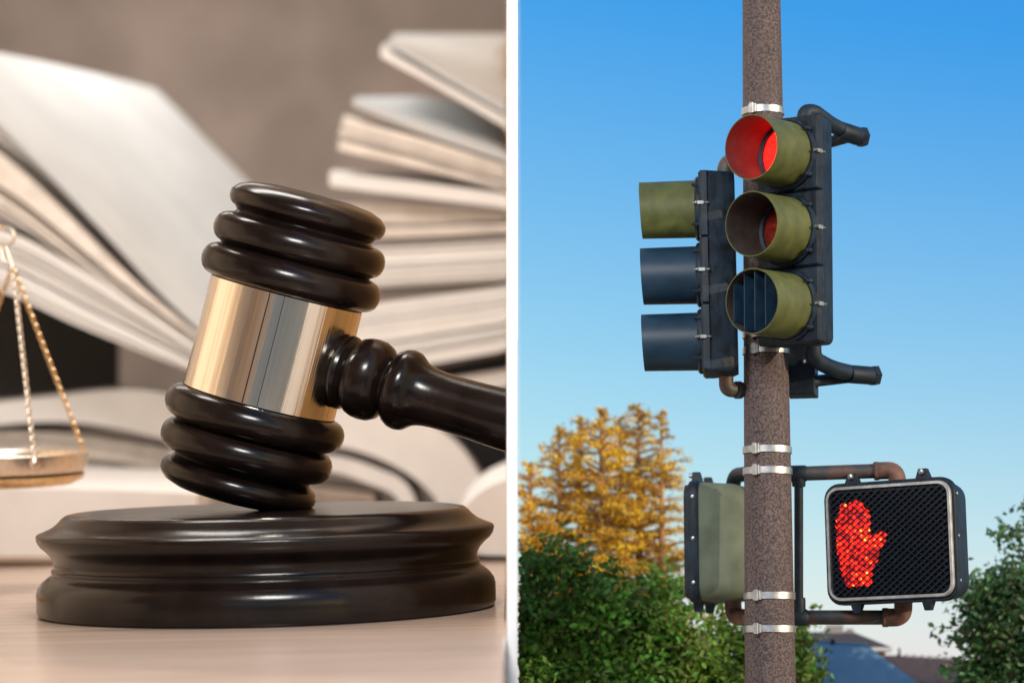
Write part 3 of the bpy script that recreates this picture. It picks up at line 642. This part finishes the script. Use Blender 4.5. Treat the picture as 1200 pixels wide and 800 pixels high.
# ------------------------------------------------------------------ crossing signals
def crossing_signal(label, loc, yaw, roll, wpx, hpx, body, lit, us_):
    Mw = Mx.Translation(loc) @ Mx.Rotation(-R_(yaw), 4, 'Z') @ Mx.Rotation(R_(roll), 4, 'Y')
    s = thing('crossing_signal', label, 'crossing signal', Mw, 'crossing signals on the pole')
    w_, h_ = wpx * us_, hpx * us_
    mb = MB(); rloft(mb, [(66 * us_, w_ * .82, h_ * .84, 20 * us_), (61 * us_, w_ * .88, h_ * .895, 20 * us_), (50 * us_, w_ * .93, h_ * .94, 19 * us_), (16 * us_, w_ * .965, h_ * .97, 18 * us_), (10 * us_, w_ * .97, h_ * .97, 18 * us_)])
    mb.build('body', M[body], s, smooth=40)
    mb = MB(); rloft(mb, [(12 * us_, w_ * .99, h_ * .99, 19 * us_), (10 * us_, w_, h_, 19 * us_), (2 * us_, w_, h_, 19 * us_), (0, w_ - 2 * us_, h_ - 2 * us_, 18 * us_)])
    mb.build('door_frame', M['black_metal'], s, smooth=40)
    mb = MB(); rloft(mb, [(-.3 * us_, w_ - 8 * us_, h_ - 9 * us_, 16 * us_), (-4 * us_, w_ - 8.5 * us_, h_ - 9.5 * us_, 16 * us_), (-5 * us_, w_ - 9.5 * us_, h_ - 10.5 * us_, 15.5 * us_),
                             (-5 * us_, w_ - 15.5 * us_, h_ - 16.5 * us_, 12.5 * us_), (-.5 * us_, w_ - 16.5 * us_, h_ - 17.5 * us_, 12 * us_)])
    mb.f = mb.f[:-2]; mb.m = mb.m[:-2]
    mb.build('rim', M['rim' if lit else 'black_metal'], s, smooth=40)
    lw, lh = w_ - 17 * us_, h_ - 18 * us_
    mb = MB(); rloft(mb, [(-.35 * us_, lw, lh, 12 * us_), (-1.2 * us_, lw, lh, 12 * us_)])
    ln = mb.build('lens', M['ped_lens'], s)
    if lit:
        # the raised hand in lamps, lying on the lens; outline in lens coordinates (0..1)
        hp = [(.105, .885), (.15, .86), (.205, .895), (.26, .89), (.30, .83), (.325, .80), (.35, .71), (.335, .60), (.375, .565), (.46, .60), (.485, .565), (.455, .48), (.415, .42), (.39, .33), (.345, .23), (.33, .10), (.115, .10), (.10, .18),
              (.075, .27), (.062, .38), (.05, .45), (.055, .60), (.05, .70), (.07, .78)]
        pts = [((a_ - .5) * lw, (b - .5) * lh) for a_, b in hp]
        rag = []; flip = 1
        for (xa, za), (xb, zb_) in zip(pts, pts[1:] + pts[:1]):
            l_ = math.hypot(xb - xa, zb_ - za); k_ = max(1, round(l_ / (4.2 * us_))); nx, nz = (zb_ - za) / l_, -(xb - xa) / l_
            for q in range(k_):
                rag.append((xa + (xb - xa) * q / k_ + nx * flip * 1.2 * us_, za + (zb_ - za) * q / k_ + nz * flip * 1.2 * us_)); flip = -flip
        pts = rag; mb = MB(); n = len(pts)
        mb.loft([[V((x, -1.25 * us_, z)) for x, z in pts], [V((x, -2.0 * us_, z)) for x, z in pts]])
        mb.build('hand_symbol', M['hand_led'], ln)
    # crossed louvre bars in front of the lens, cut to its outline
    b = MB(); sp = 7.6 * us_; rr = lw / 2 - 1.5 * us_; rz = lh / 2 - 1.5 * us_; cut = 5 * us_
    for sgn in (1, -1):
        slope = .80 * sgn; k = -50
        while k <= 50:
            c = k * sp; lo_, hi_ = -rr, rr                      # z = slope*x + c
            for (zz) in (-rz, rz):
                xz_ = (zz - c) / slope
                if (zz > 0) == (slope > 0): hi_ = min(hi_, xz_)
                else: lo_ = max(lo_, xz_)
            if hi_ - lo_ > 6 * us_:
                d = V((1, 0, slope)).normalized(); nrm = V((-d.z, 0, d.x)); t_ = .34 * us_ if sgn < 0 else .42 * us_
                p0, p1 = V((lo_, 0, slope * lo_ + c)), V((hi_, 0, slope * hi_ + c))
                ya, yb = (-2.4 * us_, -6.0 * us_) if sgn > 0 else (-2.6 * us_, -6.3 * us_)
                q = [p + nrm * s_ * t_ + V((0, y, 0)) for y in (ya, yb) for p in (p0, p1) for s_ in (-1, 1)]
                b.add(q, [(0, 1, 3, 2), (4, 6, 7, 5), (0, 2, 6, 4), (1, 5, 7, 3), (0, 4, 5, 1), (2, 3, 7, 6)])
            k += 1
    b.build('louvre_grid', M['grid'], s)
    for sx in (-.28, .26):                                   # latch lugs with a wing nut above and feet below
        lg = MB().loft([[V((sx * w_ + x * us_, y * us_, h_ / 2 - 2 * us_)) for x, y in ((-9, 0), (9, 0), (9, 12), (-9, 12))], [V((sx * w_ + x * us_, y * us_, h_ / 2 + 11 * us_)) for x, y in ((-5, 1), (5, 1), (5, 9), (-5, 9))]])
        lo = lg.build('latch_lug', M['black_metal'], s, bevel=.001)
        MB().lathe([(.001, 0), (3 * us_, .001), (3 * us_, 4 * us_), (.001, 5 * us_)], M=Mx.Translation(V((sx * w_, .5 * us_, h_ / 2 + 7 * us_))) @ TOY, n=12, caps=False).build('bolt', M['steel'], lo, smooth=30)
        MB().loft([[V((sx * w_ + x * us_, y * us_, -h_ / 2 + 2 * us_)) for x, y in ((-7, 0), (7, 0), (7, 12), (-7, 12))], [V((sx * w_ + x * us_, y * us_, -h_ / 2 - 10 * us_)) for x, y in ((-4, 1), (4, 1), (4, 9), (-4, 9))]]).build('hinge_foot', M['black_metal'], s, bevel=.001)
    for z in (-.34, .02, .36):
        for sx in (-1, 1): MB().lathe([(2.0 * us_, 0), (2.0 * us_, 1.2 * us_), (.001, 1.7 * us_)], M=Mx.Translation(V((sx * w_ / 2, 6 * us_, z * h_))) @ Mx.Rotation(R_(90 * sx), 4, 'Y'), n=10).build('screw', M['steel'], s)
    return s
crossing_signal('square crossing signal showing a lit red raised hand', W(1043, 634, 8.86), 30, -1.2, 165, 144, 'black_metal', True, 8.86 / F)
crossing_signal('crossing signal turned away behind the pole, showing its chalky olive back', W(819, 637, 9.22), 103, 1.0, 160, 140, 'olive_body', False, 9.22 / F)

# ------------------------------------------------------------------ trees
def leaf_mesh(pts, size, jit, nrm_bias=None, aspect=.55):
    vs_, fs = [], []
    for p in pts:
        d = V((random.gauss(0, 1), random.gauss(0, 1), random.gauss(0, 1))).normalized()
        if nrm_bias is not None: d = (d + nrm_bias).normalized()
        r = V((random.gauss(0, 1), random.gauss(0, 1), random.gauss(0, 1))); a_ = d.cross(r).normalized(); b = d.cross(a_)
        s = size * (1 + random.uniform(-jit, jit)); k = len(vs_)
        vs_ += [p - a_ * s, p + b * s * aspect + d * s * .15, p + a_ * s, p - b * s * aspect + d * s * .15]
        fs.append((k, k + 1, k + 2, k + 3))
    return vs_, fs
def broad_tree(label, base, lobes, leafmat, n_clump, per, lsize, clump_r, group='leafy green trees behind the pole'):
    """lobes: (px, py, rx, ry, depth, rz) with radii in metres"""
    t = thing('broadleaf_tree', label, 'tree', base, group)
    cs = []
    for (px, py, rx, ry, d, rz) in lobes: cs.append((W(px, py, d), rx, ry, rz))
    top_ = sum((c[0] for c in cs), V()) / len(cs)
    tr = MB(); fork = base.lerp(V((top_.x, top_.y, top_.z)), .55)
    tr.tube(spline([base, base.lerp(fork, .5) + V((.03, .02, 0)), fork], 8), [.075, .065, .06, .056, .052, .05, .047, .045], n=12)
    for (c, rx, ry, rz) in cs:
        tr.tube(spline([fork, fork.lerp(c, .5) + V((random.uniform(-.05, .05), 0, .05)), c], 8), [.032, .028, .024, .02, .016, .012, .009, .005], n=8)
    vol = [rx * ry * rz for (_, rx, ry, rz) in cs]; pts = []
    for i in range(n_clump):
        c, rx, ry, rz = random.choices(cs, vol)[0]
        while True:
            q = V((random.uniform(-1, 1), random.uniform(-1, 1), random.uniform(-1, 1)))
            if .25 < q.length < 1 and random.random() < q.length: break
        cc = c + RX * q.x * rx + V((0, 1, 0)) * q.y * rz + V((0, 0, 1)) * q.z * ry
        if q.length > .6 and random.random() < .3:
            tr.tube([c, c.lerp(cc, .6) + V((0, 0, -.015)), cc], [.008, .005, .002], n=5)
        f_ = random.uniform(.45, 1.35); k = int(per * f_ * f_ * 1.25); s = clump_r * f_ * .9; cc = cc + (cc - c) * random.choice((0, 0, 0, .15, .35))
        for j in range(k):
            p = cc + V((random.gauss(0, s), random.gauss(0, s), random.gauss(0, s * .7)))
            if p.x < TW + .012: continue
            pts.append(p)
    local(tr, base).build('trunk', M['bark'], t, smooth=60)
    vs_, fs = leaf_mesh(pts, lsize, .4, V((0, -.3, .8)))
    local(MB().add(vs_, fs), base).build('crown', M[leafmat], t)
    return t
mpx = 9.6 / F; DT = -.12
def L(px, py, rx, ry, d=9.6, rz=None): d += DT; return (px, py, rx * d / F, ry * d / F, d, (rz or min(rx, 70) * .7) * d / F)
def gb(px, d): p = W(px, 800, d); return V((p.x, p.y, 0))
broad_tree('dark green leafy tree beside the white partition, below the golden conifers', gb(680, 9.75),
           [L(640, 700, 46, 60), L(655, 790, 70, 80, 9.7), L(700, 725, 50, 52, 9.65), L(720, 800, 70, 70, 9.75), L(760, 715, 42, 46, 9.75), L(790, 790, 40, 60, 9.8), L(630, 845, 40, 60, 9.6)],
           'green_leaf', 360, 62, .0145, .042)
broad_tree('yellower green leafy tree directly behind the concrete pole', gb(870, 9.85),
           [L(815, 752, 40, 46, 9.7), L(850, 790, 50, 56, 9.75), L(905, 790, 46, 52, 9.85), L(938, 796, 34, 46, 9.8), L(880, 840, 70, 50, 9.85), L(950, 830, 24, 30, 9.8)],
           'green_leaf_b', 235, 62, .0145, .040)
broad_tree('cool dark green tree at the edge of the view, beyond the crossing signal', gb(1190, 9.9),
           [L(1187, 660, 28, 44, 9.7), L(1172, 705, 44, 44, 9.75), L(1200, 720, 50, 60, 9.8), L(1156, 745, 36, 40, 9.75), L(1170, 795, 54, 50, 9.8), L(1215, 660, 30, 56, 9.8), L(1230, 790, 50, 70, 9.8), L(1135, 790, 22, 26, 9.75)],
           'blue_leaf', 200, 46, .0145, .040)

def conifer(label, px, top_py, d, spread, dens, gold, base_py=760, lean=0):
    base = gb(px, d); tip = W(px + lean, top_py, d); t = thing('conifer_tree', label, 'tree', base, 'golden conifers behind the leafy trees')
    wd = MB(); H = tip.z; mid = base.lerp(tip, .5)
    wd.tube([base, mid, base.lerp(tip, .8), tip], [.045, .026, .013, .003], n=8)
    zb = W(px, base_py, d).z; pts_g, pts_b = [], []
    z = zb; mp_ = d / F
    while z < H - .01:
        f = (H - z) / (H - zb)
        ln = spread * mp_ * (min(1, f * 1.5) ** .75) * random.uniform(.65, 1.12) + 5 * mp_
        c = base.lerp(tip, z / H); az = random.uniform(0, 2 * math.pi)
        if random.random() < dens:
            dr = V((math.cos(az), math.sin(az) * .8, 0)); rise = random.uniform(.02, .28) * (1.2 - f)
            p1 = c + dr * ln * .55 + V((0, 0, ln * (rise + .02))); p2 = c + dr * ln + V((0, 0, ln * (rise - .02)))
            br = spline([c, p1, p2], 7)
            wd.tube(br, [.0060, .0052, .0045, .0037, .003, .0022, .001], n=5)
            k = int(ln / mp_ * 2.0) + 6
            side = V((-dr.y, dr.x, 0))
            for j in range(k):
                s = random.uniform(.16, 1.06); i = min(int(s * 6), 5); p = br[i].lerp(br[min(i + 1, 6)], min(s * 6 - i, 1))
                wdt = ln * .22 * (1 - abs(s - .55))
                p = p + side * random.gauss(0, wdt * .8) + V((0, 0, random.gauss(.001, 2.5 * mp_)))
                if p.x < TW + .012: continue
                (pts_g if random.random() < gold else pts_b).append(p)
        z += random.uniform(1.3, 3.4) * mp_
    for j in range(60):
        p = tip + V((random.gauss(0, 3 * mp_), random.gauss(0, 3 * mp_), -random.uniform(0, 16) * mp_))
        if p.x > TW + .012: (pts_g if random.random() < gold * .7 else pts_b).append(p)
    if True:
        wd.v = [(max(q[0], TW + .004), q[1], q[2]) for q in wd.v]
        local(wd, base).build('trunk', M['gold_bark'], t, smooth=60)
    vg, fg = leaf_mesh(pts_g, 2.05 * mp_, .5, V((.3, -.5, .4)), .36); vb, fb = leaf_mesh(pts_b, 2.2 * mp_, .5, V((0, -.2, .5)), .34)
    mb = MB().add(vg, fg, 0).add(vb, fb, 1)
    local(mb, base).build('crown', [M['gold_leaf'], M['gold_brown']], t)
    return t
con = [('golden conifer closest to the white partition, shortest of the clump', 622, 541, 10.02, 66, .95, .8),
       ('golden conifer second from the white partition, rounded shoulder of the clump', 655, 499, 10.10, 78, .95, .8),
       ('golden conifer between the rounded shoulder and the bright middle trunk', 680, 487, 10.2, 70, .9, .75),
       ('dense golden conifer in the middle of the clump with a bright trunk', 704, 477, 10.06, 82, .95, .84),
       ('golden conifer with a thin crown just behind the middle trunk', 727, 488, 10.22, 70, .9, .7),
       ('tallest golden conifer of the clump, dark patches in its crown', 748, 472, 10.14, 82, .95, .74),
       ('sparse brownish conifer closest to the crossing signal, sky through its branches', 775, 481, 10.08, 66, .66, .45)]
for (lb, px, tp, d, sp, de, go) in con: conifer(lb, px, tp, d, sp, de, go)

# ------------------------------------------------------------------ houses
def prism(mb, pts, d1, d2):
    """an elevation outline at depth d1 carried straight back to d2"""
    a_ = [W(x, y, d1) for x, y in pts]; k = V((0, d2 - d1, 0)); return mb.loft([a_, [q + k for q in a_]])
dh = 10.5
def hb(px, d): return gb(px, d)
def wall_box(mb, pa, pb, ytop, d1, depth, drop=0):
    p, q = W(pa, ytop, d1), W(pb, ytop, d1); mb.box(p.x, q.x, p.y, p.y + depth, 0, p.z - drop); return mb
def quadslab(mb, q, th):
    k = V((0, 0, -th)); return mb.loft([q, [p + k for p in q]])
# brown hip roofed house
b0 = hb(990, 10.15); hs = thing('brick_house', 'brick house with a brown hipped roof and white eaves behind the blue roof', 'house', b0)
e0, e1 = W(905, 757.5, 10.12), W(1044, 757.5, 10.12)
dp = .75
A1, A2 = e0, e1; A3 = e1 + V((0, dp, 0)); A4 = e0 + V((0, dp, 0))
rz_ = W(980, 740, 10.5).z
r_a = V((e0.x + .16, e0.y + dp / 2, rz_)); r_b = V((W(1000, 740, 10.5).x, e0.y + dp / 2, rz_))
mb = MB().add([A1, A2, A3, A4, r_a, r_b], [(0, 1, 5, 4), (1, 2, 5), (2, 3, 4, 5), (3, 0, 4), (3, 2, 1, 0)])
rf = local(mb, b0).build('roof', M['brown_roof'], hs)
c = r_a.lerp(r_b, .62)
local(MB().box(c.x - .03, c.x + .03, c.y - .03, c.y + .03, rz_ - .03, rz_ + 8 * .0033), b0).build('chimney', M['siding'], rf)
b = MB()
for k in range(3): b.box(r_b.x - .11 + k * .042, r_b.x - .085 + k * .042, r_b.y - .02, r_b.y + .02, rz_ - .004, rz_ + .012)
local(b, b0).build('ridge_vent', M['siding'], rf)
th = 5 * .0033
local(MB().box(e0.x - .004, e1.x + .004, e0.y - .004, e0.y + dp + .004, e0.z - th, e0.z - .0006), b0).build('eaves', M['fascia'], hs)
local(MB().box(e0.x + .03, e1.x - .018, e0.y + .03, e0.y + dp - .03, 0, e0.z - th - .0005), b0).build('wall', M['brick'], hs)
# blue roofed house
b0 = hb(1020, 9.85); hs = thing('blue_roofed_house', 'low house with a large plain blue roof beside the pole', 'house', b0)
d1 = 9.82
rl_, rr_ = W(955, 751.5, d1 + .3), W(1016, 755.5, d1 + .3)
el, er = W(940, 850, d1), W(1142, 848, d1); er2 = er + V((0, .62, 0)); el2 = el + V((0, .62, 0))
mb = MB(); q = [el, er, rr_, rl_]
mb.add([el, er, rr_, rl_, el2, er2], [(0, 1, 2, 3), (1, 5, 2), (5, 4, 3, 2), (4, 0, 3), (4, 5, 1, 0)])
rf = local(mb, b0).build('roof', M['blue_roof'], hs)
local(MB().tube([rl_ + V((0, 0, .0015)), rr_ + V((0, 0, .0015))], .004, n=8), b0).build('ridge_cap', M['blue_roof'], rf)
p = W(975.5, 753, d1 + .3); local(MB().box(p.x - .007, p.x + .007, p.y - .006, p.y + .006, p.z - .02, p.z + .014), b0).build('vent', M['black_metal'], rf)
local(MB().box(el.x + .03, er.x - .03, el.y + .03, el.y + .59, 0, el.z - .0005), b0).build('wall', M['siding'], hs)
# long brown roof at the right
b0 = hb(1090, 10.15); hs = thing('long_brown_house', 'long low house with a red brown roof between the blue roof and the tree', 'house', b0)
d1 = 10.0
el, er = W(1020, 803, d1), W(1190, 803, d1); rl_, rr_ = W(1037, 767, d1 + .4), W(1176, 774, d1 + .4); rl_.z = rl_.z; 
bk = V((0, .8, 0))
mb = MB().add([el, er, rr_, rl_, el + bk, er + bk], [(0, 1, 2, 3), (1, 5, 2), (5, 4, 3, 2), (4, 0, 3), (4, 5, 1, 0)])
rf = local(mb, b0).build('roof', M['brown_roof_b'], hs)
b = MB()
for k in range(9):
    c = rl_.lerp(rr_, .12 + k * .065); b.box(c.x - .008, c.x + .006, c.y - .012, c.y + .012, c.z - .006, c.z + .006)
local(b, b0).build('ridge_cap', M['siding'], rf)
c = W(1054, 770, d1 + .38); local(MB().tube([c + V((0, 0, -.01)), c + V((0, 0, .036))], .0045, n=8), b0).build('vent_pipe', M['black_metal'], rf)
local(MB().box(el.x - .004, er.x + .004, el.y - .006, el.y + .012, el.z - .014, el.z - .0008), b0).build('gutter', M['fascia'], hs)
local(MB().box(el.x + .03, er.x - .03, el.y + .02, el.y + .77, 0, el.z - .015), b0).build('wall', M['siding'], hs)


# added timber screen, unseen at the right: it keeps the low sun off the desk
b0 = V((2.75, 5.8, 0)); hs = thing('sun_blocker', 'added timber screen, unseen to the right, keeping the low sun off the desk', 'screen', b0)
for y in (-.86, .86): MB().box(-.05, .05, y - .05, y + .05, 0, 3.5).build('post', M['oak'], hs, bevel=.004)
for k in range(23): MB().box(-.015, .015, -.808, .808, .08 + k * .147, .08 + k * .147 + .142).build('board', M['oak'], hs, bevel=.003)
